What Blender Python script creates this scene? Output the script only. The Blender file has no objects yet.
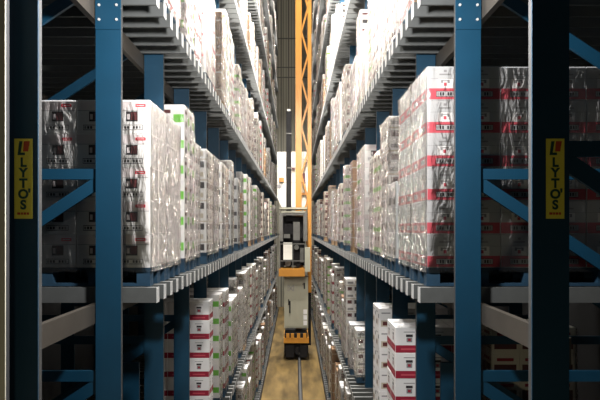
import bpy, bmesh, math, random
from mathutils import Vector, Matrix, noise as mnoise
random.seed(7)
S = bpy.context.scene
COL = S.collection

# ------------------------------------------------------------------ materials
def mat(name, col, rough=0.5, metal=0.0, var=0.0, scale=6.0, bump=0.0, spec=0.5):
    m = bpy.data.materials.new(name); m.use_nodes = True
    nt = m.node_tree; b = nt.nodes['Principled BSDF']
    b.inputs['Base Color'].default_value = (*col, 1)
    b.inputs['Roughness'].default_value = rough
    b.inputs['Metallic'].default_value = metal
    b.inputs['Specular IOR Level'].default_value = spec
    if var or bump:
        tc = nt.nodes.new('ShaderNodeTexCoord'); n = nt.nodes.new('ShaderNodeTexNoise')
        n.inputs['Scale'].default_value = scale; n.inputs['Detail'].default_value = 5
        nt.links.new(tc.outputs['Object'], n.inputs['Vector'])
        if var:
            r = nt.nodes.new('ShaderNodeMix'); r.data_type = 'RGBA'
            r.inputs[6].default_value = (*[c*(1-var) for c in col], 1)
            r.inputs[7].default_value = (*[min(1, c*(1+var)) for c in col], 1)
            nt.links.new(n.outputs['Fac'], r.inputs[0]); nt.links.new(r.outputs[2], b.inputs['Base Color'])
        if bump:
            bp = nt.nodes.new('ShaderNodeBump'); bp.inputs['Strength'].default_value = bump
            bp.inputs['Distance'].default_value = 0.02
            nt.links.new(n.outputs['Fac'], bp.inputs['Height']); nt.links.new(bp.outputs[0], b.inputs['Normal'])
    return m

M = dict(
    blue=mat('rack_blue_paint', (0.002, 0.042, 0.082), 0.5, 0, .18, 3),
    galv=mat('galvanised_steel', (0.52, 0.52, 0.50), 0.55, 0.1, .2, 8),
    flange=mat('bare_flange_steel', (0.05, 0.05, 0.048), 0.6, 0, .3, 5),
    slat=mat('shaded_galvanised_slat', (0.09, 0.093, 0.088), 0.6, 0.1, .2, 8),  # darker than the slat ends: shade under the shelves put into the colour
    rail=mat('grey_rail_steel', (0.065, 0.055, 0.043), 0.55, 0.2, .25, 4),
    palblue=mat('blue_pallet_wood', (0.008, 0.04, 0.075), 0.75, 0, .3, 9),
    wood=mat('pallet_wood', (0.34, 0.22, 0.12), 0.8, 0, .3, 9),
    white=mat('white_carton', (0.76, 0.745, 0.725), 0.6, 0, .06, 3),
    grey=mat('grey_carton', (0.44, 0.44, 0.44), 0.6, 0, .06, 3),
    cream=mat('cream_carton', (0.68, 0.64, 0.57), 0.65, 0, .08, 3),
    kraft=mat('kraft_carton', (0.33, 0.20, 0.11), 0.7, 0, .12, 3),
    strip=mat('pale_pink_print', (0.72, 0.66, 0.65), 0.6),
    red=mat('red_print', (0.62, 0.03, 0.05), 0.5),
    pinkred=mat('rose_red_print', (0.52, 0.075, 0.10), 0.5),
    darkred=mat('dark_red_print', (0.30, 0.012, 0.035), 0.5),
    green=mat('green_print', (0.16, 0.48, 0.05), 0.5),
    dark=mat('black_print', (0.025, 0.02, 0.022), 0.5),
    brown=mat('brown_picture_print', (0.10, 0.02, 0.02), 0.5),
    line=mat('grey_print', (0.25, 0.24, 0.24), 0.6),
    tape=mat('carton_tape', (0.52, 0.46, 0.36), 0.3),
    orange=mat('crane_orange_paint', (0.45, 0.19, 0.02), 0.45, 0, .15, 2),
    black=mat('black_machine_paint', (0.012, 0.011, 0.011), 0.6, 0, .3, 6, 0, .15),
    steel=mat('machine_steel', (0.13, 0.125, 0.11), 0.45, 0.4, .2, 6),
    cabinet=mat('cabinet_beige_grey', (0.37, 0.355, 0.265), 0.5, 0, .08, 2),
    panel=mat('crane_white_panel', (0.82, 0.78, 0.68), 0.55, 0, .08, 2),
    yellow=mat('sticker_yellow', (0.90, 0.78, 0.08), 0.45, 0, .06, 8),
    lgreen=mat('sticker_green_ink', (0.012, 0.07, 0.045), 0.5),
    lred=mat('sticker_red_ink', (0.55, 0.07, 0.01), 0.5),
    beige=mat('beige_wall_paint', (0.80, 0.75, 0.58), 0.8, 0, .1, 2, .1),
    dwall=mat('dark_side_wall', (0.045, 0.045, 0.045), 0.9, 0, .2, 1),
)

def floor_mat():
    m = mat('warm_concrete', (0.40, 0.32, 0.17), 0.6, 0, 0, 1, 0, .15)
    nt = m.node_tree; b = nt.nodes['Principled BSDF']
    tc = nt.nodes.new('ShaderNodeTexCoord'); mp = nt.nodes.new('ShaderNodeMapping')
    mp.inputs['Scale'].default_value = (1.6, .35, 1)
    n = nt.nodes.new('ShaderNodeTexNoise'); n.inputs['Scale'].default_value = 1.3; n.inputs['Detail'].default_value = 8
    cr = nt.nodes.new('ShaderNodeValToRGB')
    cr.color_ramp.elements[0].position = .32; cr.color_ramp.elements[0].color = (.05, .034, .014, 1)
    cr.color_ramp.elements[1].position = .68; cr.color_ramp.elements[1].color = (.15, .10, .036, 1)
    nt.links.new(tc.outputs['Object'], mp.inputs[0]); nt.links.new(mp.outputs[0], n.inputs['Vector'])
    nt.links.new(n.outputs['Fac'], cr.inputs[0]); nt.links.new(cr.outputs[0], b.inputs['Base Color'])
    return m
M['floor'] = floor_mat()

def endwall_mat():                       # sheet cladding: vertical ribs and a few sheet joints
    m = mat('olive_grey_cladding', (0.15, 0.15, 0.115), 0.7)
    nt = m.node_tree; b = nt.nodes['Principled BSDF']
    tc = nt.nodes.new('ShaderNodeTexCoord'); w = nt.nodes.new('ShaderNodeTexWave')
    w.wave_type = 'BANDS'; w.bands_direction = 'X'; w.inputs['Scale'].default_value = 1.3
    cr = nt.nodes.new('ShaderNodeValToRGB')
    cr.color_ramp.elements[0].position = .03; cr.color_ramp.elements[0].color = (.14, .14, .11, 1)
    cr.color_ramp.elements[1].position = .16; cr.color_ramp.elements[1].color = (.42, .40, .31, 1)
    nt.links.new(tc.outputs['Object'], w.inputs['Vector']); nt.links.new(w.outputs['Fac'], cr.inputs[0])
    nt.links.new(cr.outputs[0], b.inputs['Base Color'])
    return m
M['endwall'] = endwall_mat()

def film_mat(name, haze, tint, bump=.2, scale=(6, 6, 3), low=.08, fold=.7):
    m = bpy.data.materials.new(name); m.use_nodes = True
    nt = m.node_tree; nt.nodes.clear(); N = nt.nodes.new; L = nt.links.new
    out = N('ShaderNodeOutputMaterial'); tc = N('ShaderNodeTexCoord'); oi = N('ShaderNodeObjectInfo')
    mul = N('ShaderNodeMath'); mul.operation = 'MULTIPLY'; mul.inputs[1].default_value = 37.0
    L(oi.outputs['Random'], mul.inputs[0])
    add = N('ShaderNodeVectorMath'); add.operation = 'ADD'
    L(tc.outputs['Object'], add.inputs[0]); L(mul.outputs[0], add.inputs[1])
    mp = N('ShaderNodeMapping'); mp.inputs['Rotation'].default_value = (.25, .2, 0); mp.inputs['Scale'].default_value = scale
    L(add.outputs[0], mp.inputs[0])
    n = N('ShaderNodeTexNoise'); n.inputs['Scale'].default_value = 2.6; n.inputs['Detail'].default_value = 6; n.inputs['Distortion'].default_value = 1.6
    L(mp.outputs[0], n.inputs['Vector'])
    rg = N('ShaderNodeTexNoise'); rg.noise_type = 'RIDGED_MULTIFRACTAL'; rg.normalize = True
    rg.inputs['Scale'].default_value = 1.5; rg.inputs['Detail'].default_value = 3; rg.inputs['Distortion'].default_value = .8
    L(mp.outputs[0], rg.inputs['Vector'])
    hs = N('ShaderNodeMath'); hs.operation = 'ADD'; L(n.outputs['Fac'], hs.inputs[0]); L(rg.outputs['Fac'], hs.inputs[1])
    bp = N('ShaderNodeBump'); bp.inputs['Strength'].default_value = 1.0; bp.inputs['Distance'].default_value = bump
    L(hs.outputs[0], bp.inputs['Height'])
    gl = N('ShaderNodeBsdfGlossy'); gl.inputs['Roughness'].default_value = .17; gl.inputs['Color'].default_value = (*tint, 1)
    df = N('ShaderNodeBsdfDiffuse'); df.inputs['Color'].default_value = (*[c*.85 for c in tint], 1)
    tr = N('ShaderNodeBsdfTransparent'); tr.inputs['Color'].default_value = (.97, .96, .94, 1)
    L(bp.outputs[0], gl.inputs['Normal']); L(bp.outputs[0], df.inputs['Normal'])
    cr = N('ShaderNodeValToRGB')
    cr.color_ramp.elements[0].position = .50; cr.color_ramp.elements[0].color = (haze*low,)*3+(1,)
    cr.color_ramp.elements[1].position = .60; cr.color_ramp.elements[1].color = (haze,)*3+(1,)
    hv = N('ShaderNodeMath'); hv.operation = 'MULTIPLY'; hv.inputs[1].default_value = .5; L(hs.outputs[0], hv.inputs[0])
    L(hv.outputs[0], cr.inputs[0])
    m1 = N('ShaderNodeMixShader'); L(cr.outputs[0], m1.inputs[0]); L(tr.outputs[0], m1.inputs[1]); L(df.outputs[0], m1.inputs[2])
    fr = N('ShaderNodeFresnel'); fr.inputs['IOR'].default_value = 1.38; L(bp.outputs[0], fr.inputs['Normal'])
    n2 = N('ShaderNodeTexNoise'); n2.inputs['Scale'].default_value = 1.7; n2.inputs['Detail'].default_value = 5; n2.inputs['Distortion'].default_value = 2.2
    L(mp.outputs[0], n2.inputs['Vector'])
    c2 = N('ShaderNodeValToRGB')                              # folded film: several layers, mirror-like
    c2.color_ramp.elements[0].position = .50; c2.color_ramp.elements[0].color = (0, 0, 0, 1)
    c2.color_ramp.elements[1].position = .62; c2.color_ramp.elements[1].color = (fold,)*3+(1,)
    L(n2.outputs['Fac'], c2.inputs[0])
    mx = N('ShaderNodeMath'); mx.operation = 'MAXIMUM'; L(fr.outputs[0], mx.inputs[0]); L(c2.outputs[0], mx.inputs[1])
    m2 = N('ShaderNodeMixShader'); L(mx.outputs[0], m2.inputs[0]); L(m1.outputs[0], m2.inputs[1]); L(gl.outputs[0], m2.inputs[2])
    L(m2.outputs[0], out.inputs[0])
    return m
M['film'] = film_mat('clear_stretch_film', .88, (.93, .87, .80), low=.18)
M['taut'] = film_mat('taut_stretch_film', .10, (1, .98, .95), .012, (3.5, 3.5, 1.4), fold=.02)
M['film2'] = film_mat('milky_stretch_film', .9, (.93, .87, .80), low=.3)

# ------------------------------------------------------------------ mesh helpers
class MB:
    def __init__(s): s.v = []; s.f = []; s.mi = []; s.mats = []
    def _m(s, m):
        if m not in s.mats: s.mats.append(m)
        return s.mats.index(m)
    def box(s, x0, x1, y0, y1, z0, z1, m):
        i = len(s.v); k = s._m(m)
        s.v += [(x0,y0,z0),(x1,y0,z0),(x1,y1,z0),(x0,y1,z0),(x0,y0,z1),(x1,y0,z1),(x1,y1,z1),(x0,y1,z1)]
        for q in ((0,3,2,1),(4,5,6,7),(0,1,5,4),(1,2,6,5),(2,3,7,6),(3,0,4,7)):
            s.f.append(tuple(i+a for a in q)); s.mi.append(k)
    def chamfer(s, x0, x1, y0, y1, z0, z1, c, m):            # box with chamfered vertical and top edges
        i = len(s.v); k = s._m(m)
        for z, e in ((z0, 0), (z1-c, 0), (z1, c)):
            a0, a1, b0, b1 = x0+e, x1-e, y0+e, y1-e
            s.v += [(a0+c,b0,z),(a1-c,b0,z),(a1,b0+c,z),(a1,b1-c,z),(a1-c,b1,z),(a0+c,b1,z),(a0,b1-c,z),(a0,b0+c,z)]
        for r in range(2):
            for j in range(8):
                a = i+r*8+j; b = i+r*8+(j+1) % 8
                s.f.append((a, b, b+8, a+8)); s.mi.append(k)
        s.f.append(tuple(i+16+j for j in range(8))); s.mi.append(k)
        s.f.append(tuple(i+7-j for j in range(8))); s.mi.append(k)
    def quad(s, pts, m):
        i = len(s.v); s.v += [tuple(p) for p in pts]; s.f.append(tuple(range(i, i+len(pts)))); s.mi.append(s._m(m))
    def bar(s, p, q, w, d, m, up=(0, 1, 0)):                 # w across in-plane, d along `up`
        p = Vector(p); q = Vector(q); t = (q-p).normalized(); u = Vector(up); sd = t.cross(u).normalized(); u = sd.cross(t).normalized()
        i = len(s.v); k = s._m(m)
        for c in (p, q):
            for a, b in ((-1,-1),(1,-1),(1,1),(-1,1)): s.v.append(tuple(c+sd*(a*w/2)+u*(b*d/2)))
        for f in ((0,1,2,3),(7,6,5,4),(0,4,5,1),(1,5,6,2),(2,6,7,3),(3,7,4,0)):
            s.f.append(tuple(i+a for a in f)); s.mi.append(k)
    def cyl(s, c, r, h, axis, m, n=20):
        i = len(s.v); k = s._m(m)
        for e in (-h/2, h/2):
            for j in range(n):
                a = 2*math.pi*j/n; ca, sa = r*math.cos(a), r*math.sin(a)
                o = {'x': (e, ca, sa), 'y': (ca, e, sa), 'z': (ca, sa, e)}[axis]
                s.v.append((c[0]+o[0], c[1]+o[1], c[2]+o[2]))
        for j in range(n): s.f.append((i+j, i+(j+1) % n, i+n+(j+1) % n, i+n+j)); s.mi.append(k)
        s.f.append(tuple(i+j for j in range(n))); s.mi.append(k); s.f.append(tuple(i+n+j for j in range(n))); s.mi.append(k)
    def add_mesh(s, me, T):
        i = len(s.v); ks = [s._m(m) for m in me.materials]
        s.v += [tuple(T @ v.co) for v in me.vertices]
        for p in me.polygons: s.f.append(tuple(i+a for a in p.vertices)); s.mi.append(ks[p.material_index])
    def mesh(s, name, fix=True):
        me = bpy.data.meshes.new(name); me.from_pydata(s.v, [], s.f)
        for m in s.mats: me.materials.append(m)
        me.polygons.foreach_set('material_index', s.mi); me.update()
        if fix:
            bm = bmesh.new(); bm.from_mesh(me); bmesh.ops.recalc_face_normals(bm, faces=bm.faces); bm.to_mesh(me); bm.free()
        return me
    def build(s, name, parent=None, loc=(0, 0, 0)): return inst(name, s.mesh(name), parent, loc)

def inst(name, me, parent=None, loc=(0, 0, 0), rz=0.0):
    o = bpy.data.objects.new(name, me); COL.objects.link(o); o.location = loc
    if rz: o.rotation_euler[2] = rz
    if parent: o.parent = parent
    return o
def tag(o, label, cat, group=None, kind=None):
    o['label'] = label; o['category'] = cat
    if group: o['group'] = group
    if kind: o['kind'] = kind
    return o
def thing(name, label, cat, loc, group=None):
    o = bpy.data.objects.new(name, None); COL.objects.link(o); o.location = loc
    return tag(o, label, cat, group)
def structure(o, label): o['kind'] = 'structure'; o['label'] = label; o['category'] = 'room'; return o

# ------------------------------------------------------------------ layout (metres; aisle runs along +Y, floor at z = 0)
CAMX, CAMZ = .07, 7.1
F = 600.0
VPX, VPY = 295.0, 228.0
LOADX, SLATX, POSTX, POSTW = 1.49, 1.395, 1.86, .26
Y0, BAY, NF = 4.2, 2.0, 25
YEND = Y0+BAY*(NF-1)
LEVELS = [.17+3.15*i for i in range(9)]
SHELFNAME = ['lowest', 'second-lowest', 'eye-level', 'first overhead', 'second overhead', 'third overhead', 'fourth overhead', 'fifth overhead', 'sixth overhead']
SIDES = ((-1, 'left'), (1, 'right'))
TOPZ = 28.0
def proj(x, y, z): return VPX+F*(x-CAMX)/y, VPY-F*(z-CAMZ)/y
ONES = 'zeroth first second third fourth fifth sixth seventh eighth ninth tenth eleventh twelfth thirteenth fourteenth fifteenth sixteenth seventeenth eighteenth nineteenth'.split()
def ordinal(n):
    if n < 20: return ONES[n]
    t = ['', '', 'twent', 'thirt', 'fort', 'fift'][n//10]
    return t+'ieth' if n % 10 == 0 else t+'y-'+ONES[n % 10]

# ------------------------------------------------------------------ setting
b = MB(); b.box(-7, 7, -3, 56, -.2, 0, M['floor']); structure(b.build('floor'), 'warm ochre concrete aisle floor')
b = MB(); b.box(-7, 7, -3, 56, 29, 29.2, M['dwall']); structure(b.build('ceiling'), 'dark warehouse ceiling')
b = MB(); b.box(-7, 7, 54, 54.2, 0, 29, M['endwall'])
for z in (CAMZ+13.5, CAMZ+14.4, CAMZ+17.0, CAMZ+3.8, CAMZ-.6): b.box(-7, 7, 53.96, 54, z, z+.09, M['steel'])
for x in (-1.15, -.55): b.box(x, x+.06, 53.95, 54, 0, 29, M['steel'])
structure(b.build('wall_back'), 'olive grey clad end wall of the aisle')
for sx, nm in SIDES:
    b = MB(); b.box(min(sx*6, sx*6.2), max(sx*6, sx*6.2), -3, 56, 0, 29, M['dwall']); structure(b.build('wall_'+nm), 'dark outer wall behind the '+nm+' rack')
b = MB(); b.box(-2.9, -1.863, 4.0, 4.012, 0, 29, M['beige']); b.box(-2.9, -1.863, 4.0125, 4.06, 0, 29, M['dwall']); structure(b.build('trim_1'), 'beige wall edge at the far left')

# ------------------------------------------------------------------ rack frames
def post_mesh(sx, back=False):           # C section: front face, two return flanges, bare inner edge
    b = MB(); h = POSTW/2; t = .012
    b.box(-h, h, 0, t, 0, TOPZ, M['blue'])
    for e in (-1, 1):
        m = M['flange'] if (e == -sx and not back) else M['blue']
        x0, x1 = sorted((e*h, e*(h-t)))
        b.box(x0, x1, t+.0005, .066, 0, TOPZ, m)
        x0, x1 = sorted((e*(h-t), e*(h-.06)))
        b.box(x0, x1, .0665, .076, 0, TOPZ, M['blue'])
    return b.mesh('upright_post')
REARX = 2.7
def brace_mesh(dz):
    b = MB(); d = dz
    b.bar((POSTW/2-.03, .06, 0), (REARX-POSTW/2+.03, .06, -d), .115, .045, M['blue'])
    return b.mesh('brace')
HZ = [CAMZ+.56+2.1*k for k in range(-3, 10)]
letters_cache = {}
def text_mesh(ch, size):
    c = bpy.data.curves.new('glyph', 'FONT'); c.body = ch; c.size = size; c.align_x = 'CENTER'; c.offset = size*.04; c.extrude = .0008
    o = bpy.data.objects.new('glyph', c); COL.objects.link(o)
    dg = bpy.context.evaluated_depsgraph_get(); me = bpy.data.meshes.new_from_object(o.evaluated_get(dg))
    bpy.data.objects.remove(o); bpy.data.curves.remove(c)
    return me
def glyph(b, ch, size, x, y, z, m):      # upright lettering on a face that looks towards -Y
    me = text_mesh(ch, size); me.materials.clear(); me.materials.append(m)
    for p in me.polygons: p.material_index = 0
    b.add_mesh(me, Matrix.Translation((x, y, z)) @ Matrix.Rotation(math.pi/2, 4, 'X'))
def sticker_mesh():                      # .126 wide, .56 tall, origin at its centre, on a post face
    b = MB(); w, h = .064, .28
    b.box(-w, w, -.003, 0, -h, h, M['yellow'])
    y = -.0045
    b.quad([(-.040, y, .165), (.012, y, .165), (.012, y, .182), (-.018, y, .182), (-.005, y, .262), (-.028, y, .262)], M['lgreen'])
    b.quad([(-.002, y, .19), (.034, y, .19), (.046, y, .262), (.004, y, .262)], M['lred'])
    for ch, z, s in (('L', .085, .088), ('Y', .012, .088), ('T', -.062, .088), ('O', -.137, .088), ("'", -.135, .088), ('S', -.212, .088)):
        glyph(b, ch, s, .042 if ch == "'" else 0, y, z, M['lgreen'])
    for k, (x, ww) in enumerate(((-.042, .022), (-.016, .014), (.002, .018), (.024, .016))):
        b.quad([(x, y, -.252), (x+ww, y, -.252), (x+ww, y, -.236), (x, y, -.236)], M['lred'])
    return b.mesh('sticker', False)
stk = sticker_mesh()
for sx, nm in SIDES:
    pm, rm = post_mesh(sx), post_mesh(sx, True)
    hm = MB(); x0, x1 = sorted((sx*(POSTW/2-.01), sx*(REARX-POSTW/2+.01))); hm.box(x0, x1, .03, .075, -.055, .055, M['blue']); hm = hm.mesh('horizontal_brace')
    dm = MB(); dm.bar((sx*(POSTW/2-.03), .055, -.07), (sx*(REARX-POSTW/2+.03), .055, -1.72), .125, .04, M['blue']); dm = dm.mesh('diagonal_brace')
    bp = MB(); bp.box(-.2, .2, -.1, .12, 0, .008, M['blue']); bp = bp.mesh('base_plate')
    for k in range(NF):
        y = Y0+BAY*k
        lab = ('blue rack frame bearing the yellow lettered sticker, nearest on the %s' % nm) if k == 0 else \
              'blue steel rack frame, %s upright from the front along the %s rack' % (ordinal(k+1), nm)
        t = thing('rack_upright', lab, 'rack frame', (sx*POSTX, y, 0), 'upright frames of the %s rack' % nm)
        p = inst('upright_post', pm, t)
        inst('upright_post', rm, t, (sx*REARX, 0, 0)); inst('base_plate', bp, t)
        if k == 0:
            s_ = inst('sticker', stk, p, (.03, -.0005, CAMZ+.345)); s_['label'] = 'yellow sticker with green lettering'
        if k == 1:
            sp = MB(); sp.box(-POSTW/2, POSTW/2, -.012, -.0005, CAMZ+2.05, CAMZ+3.0, M['blue'])
            for zz in (2.15, 2.3, 2.75, 2.9):
                for xx in (-.09, .09): sp.cyl((xx, -.016, CAMZ+zz), .014, .012, 'y', M['galv'], 8)
            sp.build('splice_plate', t)
        if k == 2:
            gp = MB(); x0, x1 = sorted((sx*(POSTW/2+.075), sx*(POSTW/2+.38))); gp.box(x0, x1, .02, .06, 0, CAMZ-1.84, M['blue'])
            gp.box(x0, x1, .0, .02, CAMZ-1.93, CAMZ-1.84, M['blue']); gp.build('stiffener_plate', t)
        if k < 6:
            for z in HZ:
                inst('horizontal_brace', hm, t, (0, 0, z)); inst('diagonal_brace', dm, t, (0, 0, z))

# ------------------------------------------------------------------ rack shelves
SP = .352
for sx, nm in SIDES:
    sb = MB(); x0, x1 = sorted((sx*SLATX, sx*4.55))
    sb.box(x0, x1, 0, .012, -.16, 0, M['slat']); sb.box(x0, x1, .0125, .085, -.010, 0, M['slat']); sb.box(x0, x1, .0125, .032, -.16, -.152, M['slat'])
    e0, e1 = sorted((sx*(SLATX-.004), sx*(SLATX-.0005))); sb.box(e0, e1, -.002, .12, -.162, 0, M['galv'])  # pale end plates: aisle light on the slat ends put into their colour
    sm = sb.mesh('cross_slat')
    for li, z in enumerate(LEVELS):
        t = thing('rack_shelf', 'grey slatted steel %s shelf running the length of the %s rack' % (SHELFNAME[li], nm), 'rack shelf', (0, 0, z), 'slatted shelves of the racks')
        for rx in (2.0, 4.36):
            r = MB(); a, c = sorted((sx*rx, sx*(rx+.06))); zt = -.161
            r.box(a, c, Y0+.12, YEND, zt-.2, zt, M['rail'])
            if li == 0: continue
            r.build('support_rail', t)
        ys = []
        for k in range(1, NF-1): ys += [Y0+BAY*k+.14+SP*i for i in range(6)]      # six to a bay, clear of the uprights
        # slats in view come first, up to one hundred; the rest run on as one piece
        vis = [y for y in ys if proj(0, y, z-.16)[1] > -25 and proj(0, y, z)[1] < 430]
        for y in vis[:100]: inst('cross_slat', sm, t, (0, y, 0))
        rest = [y for y in ys if y not in vis[:100]]
        rb = MB()
        for y in rest: rb.add_mesh(sm, Matrix.Translation((0, y, 0)))
        if rest:
            o = rb.build('cross_slats', t); o['kind'] = 'stuff'

# ------------------------------------------------------------------ pallets, cartons, film
CW, CL, CH = .395, .395, .362
def carton_mesh(kind, w=CW, l=CL, h=CH):
    base = {'A': 'white', 'B': 'grey', 'C': 'white', 'D': 'white', 'E': 'white', 'F': 'kraft', 'G': 'cream', 'H': 'grey', 'I': 'cream', 'J': 'white'}[kind]
    b = MB(); b.chamfer(-w/2, w/2, -l/2, l/2, 0, h, .006, M[base])
    def faces(u0, u1, z0, z1, m, lift=.001):     # one print on each of the four sides; u 0..1 across, z 0..1 up
        e = lift; ends_only = kind == 'A'
        for (o, ux, n) in (((-w/2, -l/2), (w, 0), (0, -1)), ((w/2, -l/2), (0, l), (1, 0)), ((w/2, l/2), (-w, 0), (0, 1)), ((-w/2, l/2), (0, -l), (-1, 0))):
            if ends_only and n[0]: continue
            p = lambda u, z: (o[0]+ux[0]*u+n[0]*e, o[1]+ux[1]*u+n[1]*e, z*h)
            b.quad([p(u0, z0), p(u1, z0), p(u1, z1), p(u0, z1)], m)
    def code(u0, u1, z0, z1, back='white', nb=7):
        faces(u0, u1, z0, z1, M['dark'], .0012); faces(u0+.012, u1-.012, z0+.018, z1-.018, M[back], .002)
        w_ = (u1-u0-.06)/nb
        for i in range(nb):
            if i % 4 != 3: faces(u0+.03+i*w_, u0+.03+(i+.68)*w_, z0+.04, z1-.04, M['dark'] if i % 3 else M['line'], .0028)
    if kind == 'A':
        faces(.03, .97, .70, .96, M['strip']); faces(.02, .98, .675, .69, M['line'])
        faces(.60, .88, .79, .88, M['red'], .0016); faces(.64, .84, .825, .845, M['strip'], .0022)
        faces(.34, .66, .36, .66, M['dark'], .0014); faces(.47, .64, .40, .63, M['brown'], .002); faces(.37, .44, .42, .58, M['strip'], .002)
        code(.18, .80, .10, .26)
    elif kind == 'B':
        faces(.02, .98, .635, .645, M['line']); faces(.34, .66, .74, .785, M['line'], .0014); faces(.46, .54, .83, .90, M['line'], .0014)
        faces(.30, .70, .36, .63, M['white'], .0012); faces(.38, .44, .50, .60, M['line'], .002); faces(.56, .62, .50, .60, M['line'], .002); faces(.46, .54, .42, .52, M['pinkred'], .0022); faces(.43, .57, .56, .59, M['line'], .002)
        faces(.015, .985, .02, .345, M['pinkred'], .0012); code(.25, .80, .09, .27, 'grey')
    elif kind == 'C':
        faces(.01, .99, .01, .30, M['darkred']); faces(.2, .8, .11, .18, M['pinkred'], .002)
        faces(.38, .62, .62, .72, M['dark']); faces(.40, .60, .42, .60, M['line']); faces(.45, .55, .46, .56, M['darkred'], .0016); faces(.30, .70, .80, .83, M['line'])
    elif kind == 'D':
        faces(.60, .97, .30, .62, M['green']); faces(.1, .5, .66, .80, M['brown']); faces(.12, .45, .14, .38, M['dark'])
    elif kind == 'E':
        faces(.0, 1, .47, .53, M['tape']); faces(.10, .50, .64, .80, M['line']); faces(.58, .90, .10, .40, M['dark']); faces(.10, .40, .12, .38, M['brown']); faces(.62, .86, .66, .88, M['tape'])
    elif kind == 'F':
        faces(.0, 1, .45, .53, M['tape']); faces(.3, .7, .68, .80, M['dark'])
    elif kind == 'G':
        faces(.1, .9, .15, .55, M['brown']); faces(.2, .8, .68, .80, M['darkred'])
    elif kind == 'H':
        faces(.1, .5, .66, .84, M['white']); faces(.50, .92, .12, .42, M['dark']); faces(.1, .4, .15, .4, M['line'])
    elif kind == 'I':
        faces(.0, 1, .0, .22, M['green']); faces(.25, .75, .55, .75, M['brown'])
    elif kind == 'J':
        faces(.08, .55, .12, .42, M['tape']); faces(.16, .40, .18, .36, M['brown'], .0018); faces(.70, .80, .52, .70, M['dark']); faces(.84, .93, .52, .70, M['dark']); faces(.1, .5, .74, .80, M['line'])
    return b.mesh('carton')
CART = {k: carton_mesh(k) for k in 'ABCDEFGHIJ'}
LOOK = {'A': 'wrapped white cartons with red labels', 'B': 'wrapped grey cartons with red bands', 'C': 'white cartons with dark red bands',
        'D': 'wrapped white cartons with green marks', 'E': 'film-wrapped plain white cartons', 'F': 'film-wrapped brown cartons',
        'G': 'film-wrapped cream and brown cartons', 'H': 'film-wrapped plain grey cartons', 'I': 'film-wrapped cream cartons with green edges', 'J': 'white cartons printed with small brown pictures'}
def pallet_mesh(m):                      # 1.2 deep (X) by .8 (Y), .15 high
    b = MB()
    for i in range(5): b.box(-.6, .6, -.4+.168*i, -.4+.168*i+.128, .128, .15, m)
    for x in (-.6, -.0725, .455): b.box(x, x+.145, -.4, .4, .106, .1275, m)
    for x in (-.6, -.0725, .455):
        for y in (-.4, -.07, .26): b.box(x, x+.145, y, y+.14, .0225, .1055, m)
    for y in (-.4, -.07, .26): b.box(-.6, .6, y, y+.14, 0, .022, m)
    b.v = [(x, y, z*1.3333) for x, y, z in b.v]          # .2 high overall
    return b.mesh('pallet')
PAL = {'b': pallet_mesh(M['palblue']), 'w': pallet_mesh(M['wood'])}
def wrap_mesh(rows, seed, m, lo=False):
    hx, hy, z0, z1 = .607, .407, .15, .202+rows*CH-.012
    nx, ny, nz = (6, 4, 8) if lo else (18, 14, 34)
    ring = [(-hx+2*hx*i/nx, -hy, 0, -1) for i in range(nx)]+[(hx, -hy+2*hy*i/ny, 1, 0) for i in range(ny)] + \
           [(hx-2*hx*i/nx, hy, 0, 1) for i in range(nx)]+[(-hx, hy-2*hy*i/ny, -1, 0) for i in range(ny)]
    v, f = [], []; n = len(ring); rr = random.Random(seed*77+rows)
    for k in range(nz+1):
        z = z0+(z1-z0)*k/nz
        for x, y, a, c in ring:
            q = Vector((x*3+seed*9.1, y*3, z*2.2+x*1.3+y*1.3))
            d = .010*max(0, mnoise.noise(q)+.2)+.008*abs(mnoise.noise(q*2.3))
            if a: d = d*1.6+rr.uniform(0, .009)               # loose and crumpled on the long sides, taut on the ends
            zz = z+(.03*mnoise.noise(Vector((x*5, y*5, seed))) if k == 0 else 0)
            v.append((x+a*d, y+c*d, zz))
    side = []
    for k in range(nz):
        for j in range(n):
            a = k*n+j; c = k*n+(j+1) % n
            f.append((a, c, c+n, a+n)); side.append(nx <= j < nx+ny or j >= 2*nx+ny)
    me = bpy.data.meshes.new('stretch_wrap'); me.from_pydata(v, [], f)
    me.materials.append(m); me.materials.append(M['taut'] if m is M['film'] else m)
    for p, sd in zip(me.polygons, side): p.use_smooth = not sd; p.material_index = 0 if sd else 1
    return me
WR = {}
def wrap(rows, seed, m, lo=False):
    k = (rows, seed, m, lo)
    if k not in WR: WR[k] = wrap_mesh(rows, seed, M[m], lo)
    return WR[k]
LAY = {}
def layer(kind):
    if kind not in LAY:
        b = MB()
        for i in range(3):
            for j in range(2): b.add_mesh(CART[kind], Matrix.Translation((-.4+.4*i, -.2+.4*j, 0)))
        LAY[kind] = b.mesh('carton_layer', False)
    return LAY[kind]
STK = {}
def stack(kind, rows):
    if (kind, rows) not in STK:
        b = MB()
        for r in range(rows): b.add_mesh(layer(kind), Matrix.Translation((0, 0, r*CH)))
        STK[kind, rows] = b.mesh('carton_stack', False)
    return STK[kind, rows]

def build_load(x, y, z, kind, rows, pal, film, label, group, tier, rnd):
    t = thing('pallet_load', label, 'pallet load', (x, y, z+.002), group)
    t.rotation_euler[2] = rnd.uniform(-.012, .012)
    if y > 11: t.scale[1] = rnd.uniform(.64, .88)
    inst('pallet', PAL[pal], t)
    if tier == 0:
        for r in range(rows):
            for i in range(3):
                for j in range(2):
                    inst('carton', CART[kind], t, (-.4+.4*i+rnd.uniform(-.003, .003), -.2+.4*j+rnd.uniform(-.003, .003), .201+r*CH))
    elif tier == 1:
        for r in range(rows): inst('carton_layer', layer(kind), t, (rnd.uniform(-.006, .006), rnd.uniform(-.006, .006), .201+r*CH))
    else:
        inst('carton_stack', stack(kind, rows), t, (0, 0, .201))
    if film: inst('stretch_wrap', wrap(rows, rnd.randrange(3), film, tier == 2), t)
    return t

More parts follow.
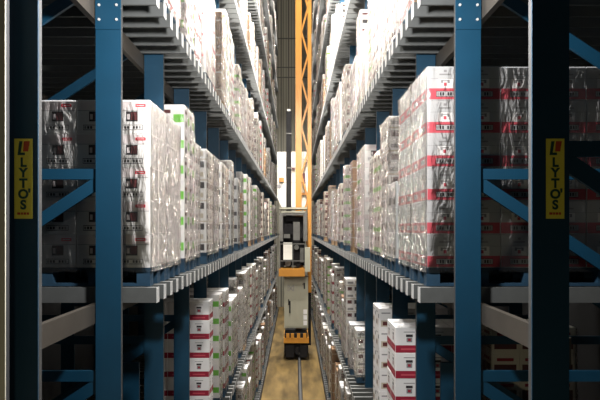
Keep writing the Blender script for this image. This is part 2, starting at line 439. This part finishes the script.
# what the photo shows slot by slot near the camera; (side, level, slot) -> (kind, rows, pallet, film) or None
FIX = {(-1, 2, 0): ('A', 5, 'b', 'film'), (-1, 2, 1): ('A', 5, 'b', 'film2'), (-1, 2, 2): ('D', 6, 'b', 'film'), (-1, 2, 3): ('E', 5, 'b', 'film2'),
       (-1, 2, 4): ('E', 5, 'b', 'film'), (-1, 2, 5): ('H', 5, 'b', 'film2'),
       (1, 2, 0): ('B', 6, 'b', 'film'), (1, 2, 1): ('B', 6, 'b', 'film'), (1, 2, 2): ('H', 3, 'b', 'film'), (1, 2, 3): ('E', 6, 'b', 'film2'),
       (1, 2, 4): ('I', 5, 'b', 'film'), (1, 2, 5): ('E', 5, 'b', 'film2'),
       (1, 1, 0): None, (1, 1, 1): None, (1, 1, 2): ('C', 6, 'b', None), (1, 1, 3): None, (1, 1, 4): ('J', 6, 'w', None), (1, 1, 5): None,
       (1, 1, 6): None, (1, 1, 7): None, (1, 1, 8): ('E', 3, 'b', 'film2'), (1, 1, 9): ('H', 3, 'b', 'film2'), (1, 1, 10): ('E', 6, 'b', 'film'),
       (-1, 1, 0): None, (-1, 1, 1): None, (-1, 1, 2): None, (-1, 1, 3): None, (-1, 1, 4): None, (-1, 1, 5): ('C', 6, 'b', None),
       (-1, 1, 6): ('D', 6, 'b', 'film'), (-1, 1, 7): ('C', 6, 'b', 'film'), (-1, 1, 8): ('D', 5, 'b', 'film'),
       (1, 3, 3): ('E', 6, 'b', 'film'), (1, 3, 4): ('E', 6, 'b', 'film')}
cand = []
rnd = random.Random(11)
for sx, nm in SIDES:
    for li, z in enumerate(LEVELS):
        n = 0
        for s in range((NF-2)*2):
            bay, h = divmod(s, 2)
            y = Y0+BAY*(bay+1)+.28+h*.86          # near face
            if (sx, li, s) in FIX:
                c = FIX[sx, li, s]
                if c is None: continue
                kind, rows, pal, film = c
            else:
                kind = rnd.choices('ABCDEFGHI', (12, 6, 10, 10, 22, 9, 14, 10, 7))[0]
                rows = rnd.choices((4, 5, 6), (2, 6, 5))[0]; pal = rnd.choice('bbbw'); film = rnd.choice(('film', 'film', 'film2', 'film2', 'film'))
                if rnd.random() < .035: continue
            px0, yb = proj(sx*LOADX, y, z); px1, yb1 = proj(sx*LOADX, y+.8, z)
            _, yt = proj(sx*LOADX, y, z+.15+rows*CH)
            a, c = sorted((px0, px1))
            _, ybf = proj(sx*LOADX, y+.8, z)
            lowest = max(yb, ybf)
            if lowest < -30 or min(yt, proj(0, y+.8, z+.15+rows*CH)[1]) > 430: continue
            inview = lowest > 0 and min(yt, 400) < 400
            if inview: n += 1
            vis = max(0, min(400, yb)-max(0, yt))*(c-a)
            if li == 0: vis *= .4
            cand.append((vis, sx, nm, li, z, s, y, kind, rows, pal, film, n, inview))
cand.sort(key=lambda c: -c[0])
rest = MB()
for i, (vis, sx, nm, li, z, s, y, kind, rows, pal, film, n, inview) in enumerate(cand):
    r = random.Random(li*1000+s*7+sx); x = sx*(LOADX+.6+(r.uniform(-.03, .10) if y > 8.5 else 0))
    if i < 299 and inview:
        lab = '%s, %s load from the front, %s %s shelf' % (LOOK[kind], ordinal(n), nm, SHELFNAME[li])
        tier = 0 if y < 13.3 else (1 if y < 22 else 2)
        build_load(x, y+.4, z, kind, rows, pal, film, lab, 'pallet loads in the %s rack' % nm, tier, r)
    else:
        T = Matrix.Translation((x, y+.4, z+.002))
        rest.add_mesh(PAL[pal], T); rest.add_mesh(stack(kind, rows), T @ Matrix.Translation((0, 0, .201)))
        if film: rest.add_mesh(wrap(rows, 0, film, True), T)
o = inst('pallet_loads', rest.mesh('pallet_loads', False))
tag(o, 'distant wrapped pallet loads filling the far ends of both racks', 'pallet loads', None, 'stuff')
# second row of loads, behind the aisle-side row in the nearest right bay
build_load(3.42, Y0+BAY+.28+.4, LEVELS[2], 'B', 6, 'b', 'film', 'wrapped grey cartons with red bands, behind the sticker post at far right', 'pallet loads in the right rack', 0, random.Random(3))

build_load(3.44, Y0+2*BAY+.28+.4, LEVELS[1], 'G', 6, 'w', 'film', 'dim film-wrapped load low on the right, behind the white cartons with dark red bands', 'pallet loads in the right rack', 0, random.Random(5))

# ------------------------------------------------------------------ stacker crane
CY = 33.0; K = F/CY
def cx(px): return (px-VPX)/K+CAMX
def cz(py): return CAMZ+(VPY-py)/K
cr = thing('stacker_crane', 'orange stacker crane with tall lattice mast and grey cabinet in the aisle', 'crane', (0, CY, 0))
def cb(name, items, parent=cr):
    b = MB()
    for (a, c, y0, y1, t, u, m) in items: b.box(cx(a), cx(c), y0, y1, cz(u), cz(t), M[m])
    return b.build(name, parent)
ZT = 27.5
# mast: two chords and zig-zag lacing
b = MB(); b.box(cx(295.5), cx(301.8), .75, 1.15, .5, ZT, M['orange']); b.build('mast_chord', cr)
b = MB(); b.box(cx(308), cx(311.8), .75, 1.15, cz(294), ZT, M['orange']); b.box(cx(308.4), cx(311.4), .78, 1.12, .5, cz(294)-.002, M['black']); b.build('mast_chord', cr)
z = 2.0; up = True
xl, xr = cx(301.5), cx(308.3)
while z < ZT-1.6:
    b = MB(); p, q = (xl, .95, z), (xr, .95, z+1.35)
    if not up: p, q = (xr, .95, z), (xl, .95, z+1.35)
    b.bar(p, q, .1, .1, M['orange']); b.build('mast_lacing', cr)
    z += 1.35; up = not up
b = MB(); b.box(cx(294.8), cx(312.3), .7, 1.2, ZT, ZT+.25, M['steel']); b.build('mast_head', cr)
b = MB(); b.box(cx(286.2), cx(291.2), .7, .95, 4.0, cz(108.5), M['black']); b.box(cx(287), cx(290.4), .72, .93, cz(108.5), cz(106.5), M['panel'])
for py in (131, 166): b.box(cx(285.6), cx(291.8), .68, .7, cz(py+1), cz(py), M['steel'])
b.build('cable_column', cr)
# chassis and truck
b = MB(); b.box(cx(284), cx(308.5), -.9, 1.6, cz(340), cz(335), M['orange']); b.box(cx(285), cx(307), -.85, 1.5, cz(335), cz(331), M['black'])
for px in (286.5, 291, 297, 303): b.box(cx(px), cx(px+3), -.92, -.86, cz(335), cz(330.5), M['orange'])
b.build('chassis', cr)
b = MB(); b.box(cx(284.5), cx(308), -.7, 1.4, cz(350), cz(340), M['black']); b.box(cx(286), cx(294), -.85, .6, cz(354), cz(342), M['black']); b.box(cx(300), cx(307), -.85, .6, cz(354), cz(342), M['black']); b.box(cx(295.5), cx(298.5), -.9, -.72, cz(351), cz(344), M['black'])
b.build('travel_truck', cr)
for yy in (-.35, 1.0):
    b = MB(); b.cyl((cx(299.2), yy, .385), .26, .14, 'x', M['steel'], 24); b.build('wheel', cr)
# electrical cabinet
cab = cb('electrical_cabinet', [(284.3, 308, -.35, .35, 276.5, 327, 'cabinet'), (284.0, 308.3, -.4, .35, 275.2, 276.5, 'steel')])
d1 = cb('door', [(284.9, 295.7, -.385, -.352, 278, 325.5, 'cabinet')], cab)
d2 = cb('door', [(296.3, 307.4, -.385, -.352, 278, 325.5, 'cabinet')], cab)
b = MB(); b.box(cx(289.2), cx(290.6), -.47, -.42, cz(312), cz(300), M['black']); b.box(cx(289.2), cx(290.6), -.42, -.386, cz(302), cz(300), M['black']); b.box(cx(289.2), cx(290.6), -.42, -.386, cz(312), cz(310), M['black'])
b.box(cx(288.3), cx(289.2), -.44, -.386, cz(304), cz(298.5), M['black']); b.build('door_handle', cab)
b = MB(); b.box(cx(303.6), cx(305.0), -.389, -.386, cz(288.2), cz(282.2), M['dark']); b.bar((cx(302.5), -.3875, cz(283.9)), (cx(304.2), -.3875, cz(282.6)), .05, .003, M['dark']); b.build('numeral', cab)
b = MB()
for (a, c, t, u) in ((287.8, 288.4, 284, 290.5), (293.4, 294, 284, 290.5)): b.box(cx(a), cx(c), -.389, -.386, cz(u), cz(t), M['line'])
b.bar((cx(289), -.388, cz(285)), (cx(292.8), -.388, cz(290)), .035, .004, M['line']); b.bar((cx(289), -.388, cz(290)), (cx(292.8), -.388, cz(285)), .035, .004, M['line'])
b.build('door_symbol', cab)
b = MB()
for t in (308.5, 314, 319.5): b.box(cx(303.3), cx(306.9), -.39, -.386, cz(t+4.6), cz(t), M['white'])
b.build('notice_plate', cab)
# operator platform and carriage
cb('platform', [(279.3, 304.5, -1.0, .6, 267.5, 275, 'orange')])
cb('control_box', [(304.6, 309.8, -1.0, -.5, 247, 270.5, 'cabinet')])
cb('carriage_frame', [(279.5, 307, -.9, .6, 208, 209.6, 'cabinet'), (281.5, 305, -.85, .5, 211.5, 213, 'cabinet'), (279.5, 307, -.8, .5, 213.6, 215.5, 'steel'),
    (280, 283.2, -.9, -.5, 215.5, 241, 'steel'), (303.2, 306.5, -.9, -.5, 215.5, 241, 'steel'), (281, 305, .3, .5, 216, 266, 'black'),
    (280, 284, -.2, .2, 241, 267, 'black')])
b = MB()
for (a, c, t, u, m, y0) in ((284, 292.8, 224, 234, 'black', -.3), (293.3, 299.8, 222, 240, 'steel', -.5), (294, 299, 240, 263, 'black', -.6), (300.5, 303.5, 226, 238, 'black', -.4), (284, 290, 234, 238, 'steel', -.4), (286, 300, 216, 221, 'black', -.3), (300, 303.6, 248, 262, 'steel', -.3)):
    b.box(cx(a), cx(c), y0, .25, cz(u), cz(t), M[m])
b.cyl((cx(296.5), -.7, cz(247)), .13, .25, 'y', M['steel'], 16); b.cyl((cx(288), -.3, cz(263)), .16, .2, 'y', M['steel'], 16); b.cyl((cx(298), -.5, cz(264)), .14, .2, 'y', M['black'], 16)
b.build('drive_unit', cr)
cb('white_box', [(283.6, 292.2, -.75, -.3, 242.5, 259, 'panel')])
b = MB()
for px in (280, 292.5, 304.2): b.box(cx(px), cx(px+.8), -.99, -.93, cz(267.5), cz(243), M['steel'])
for py in (243, 259.5): b.box(cx(280), cx(305), -.985, -.935, cz(py+.9), cz(py), M['steel'])
b.build('guard_rail', cr)
# light screen and gear behind the mast
pn = MB(); pn.box(cx(276.5), cx(311), 1.6, 1.68, cz(196), cz(148), M['panel'])
pn.quad([(cx(276.5), 1.6, cz(196)), (cx(311), 1.6, cz(196)), (cx(306), 1.6, cz(206)), (cx(281), 1.6, cz(206))], M['panel'])
for px in (281, 303.5): pn.box(cx(px), cx(px+.6), 1.57, 1.6, cz(196), cz(148), M['line'])
for py in (163, 180): pn.box(cx(276.5), cx(311), 1.575, 1.6, cz(py+.5), cz(py), M['tape'])
pn = pn.build('back_screen', cr)
b = MB(); b.box(cx(278.3), cx(283.5), 1.4, 1.57, cz(180), cz(175.5), M['orange']); b.box(cx(301), cx(311), 1.35, 1.57, cz(193.5), cz(191), M['orange']); b.build('orange_bracket', pn)
b = MB(); b.cyl((cx(305.7), 1.55, cz(158)), .14, .06, 'y', M['line'], 16); b.cyl((cx(305.7), 1.51, cz(158)), .09, .04, 'y', M['panel'], 16); b.cyl((cx(278.3), 1.55, cz(184.5)), .12, .06, 'y', M['line'], 16); b.build('pulley', pn)
b = MB(); b.box(cx(302.5), cx(305.5), 1.3, 1.57, cz(181), cz(171), M['brown']); b.box(cx(291.5), cx(295), 1.3, 1.57, cz(167), cz(165), M['brown']); b.build('junction_box', pn)

# rails along the floor
xr_ = cx(299.2)
b = MB(); b.box(xr_-.09, xr_+.09, 2, 53.5, .001, .02, M['black']); b.box(xr_-.02, xr_+.02, 2, 53.5, .02, .09, M['black']); b.box(xr_-.045, xr_+.045, 2, 53.5, .09, .12, M['flange'])
tag(b.build('guide_rail'), 'steel guide rail running along the middle of the aisle floor', 'rail')
for sx, nm in SIDES:
    b = MB(); a, c = sorted((sx*1.34, sx*1.385)); b.box(a, c, 6.2, YEND, 0, .14, M['black'])
    tag(b.build('floor_kerb'), 'dark steel kerb along the foot of the %s rack' % nm, 'kerb')

# ------------------------------------------------------------------ light
def area(name, loc, energy, sx_, sy_, col=(1, .95, .87), rot=(0, 0, 0), spread=180):
    l = bpy.data.lights.new(name, 'AREA'); l.shape = 'RECTANGLE'; l.size = sx_; l.size_y = sy_; l.energy = energy; l.color = col; l.spread = math.radians(spread)
    o = bpy.data.objects.new(name, l); COL.objects.link(o); o.location = loc; o.rotation_euler = rot
    return o
# high-bay lamps over the aisle
WARM = (1, .965, .93)
for y in (14, 22, 30, 38, 46): area('high_bay_lamp', (0, y, 27.2), 1300, .9, 1.6, WARM, spread=75)
def bulb(name, loc, e, r, col):
    l = bpy.data.lights.new(name, 'POINT'); l.energy = e; l.shadow_soft_size = r; l.color = col
    o = bpy.data.objects.new(name, l); COL.objects.link(o); o.location = loc
for y, h, e in ((7.0, 6.6, 2300), (13.5, 7.0, 1800), (20.5, 8.3, 3300)): bulb('aisle_fill', (0, y, CAMZ+h), e, .3, WARM)  # added fill lights without fixtures, brightening the loads along the aisle
area('crane_fill', (0, 23, CAMZ+9.2), 130, .5, .5, WARM, (math.radians(58), 0, 0), 45)  # added unseen spot, aimed to brighten the crane's mast and pale screen
bulb('front_lamp', (0, 4.42, CAMZ+2.05), 800, .16, (.98, .98, 1))
# lamp in the cross aisle behind and below the camera
area('cross_aisle_lamp', (-.8, -1.5, 1.8), 52, .8, .8, (1, .93, .66), (math.radians(85), 0, 0))
w = bpy.data.worlds.new('world'); S.world = w; w.use_nodes = True
w.node_tree.nodes['Background'].inputs[0].default_value = (.9, .95, 1, 1); w.node_tree.nodes['Background'].inputs[1].default_value = .003

# ------------------------------------------------------------------ camera
cd = bpy.data.cameras.new('camera'); cd.sensor_width = 36; cd.lens = 36*F/600
cd.shift_x = (300-VPX)/600; cd.shift_y = (VPY-200)/600; cd.clip_end = 200
co = bpy.data.objects.new('camera', cd); COL.objects.link(co); co.location = (CAMX, 0, CAMZ); co.rotation_euler = (math.pi/2, 0, 0)
S.camera = co
S.view_settings.view_transform = 'Standard'; S.view_settings.look = 'None'; S.view_settings.gamma = 1; S.view_settings.exposure = 0
S.cycles.transparent_max_bounces = 24
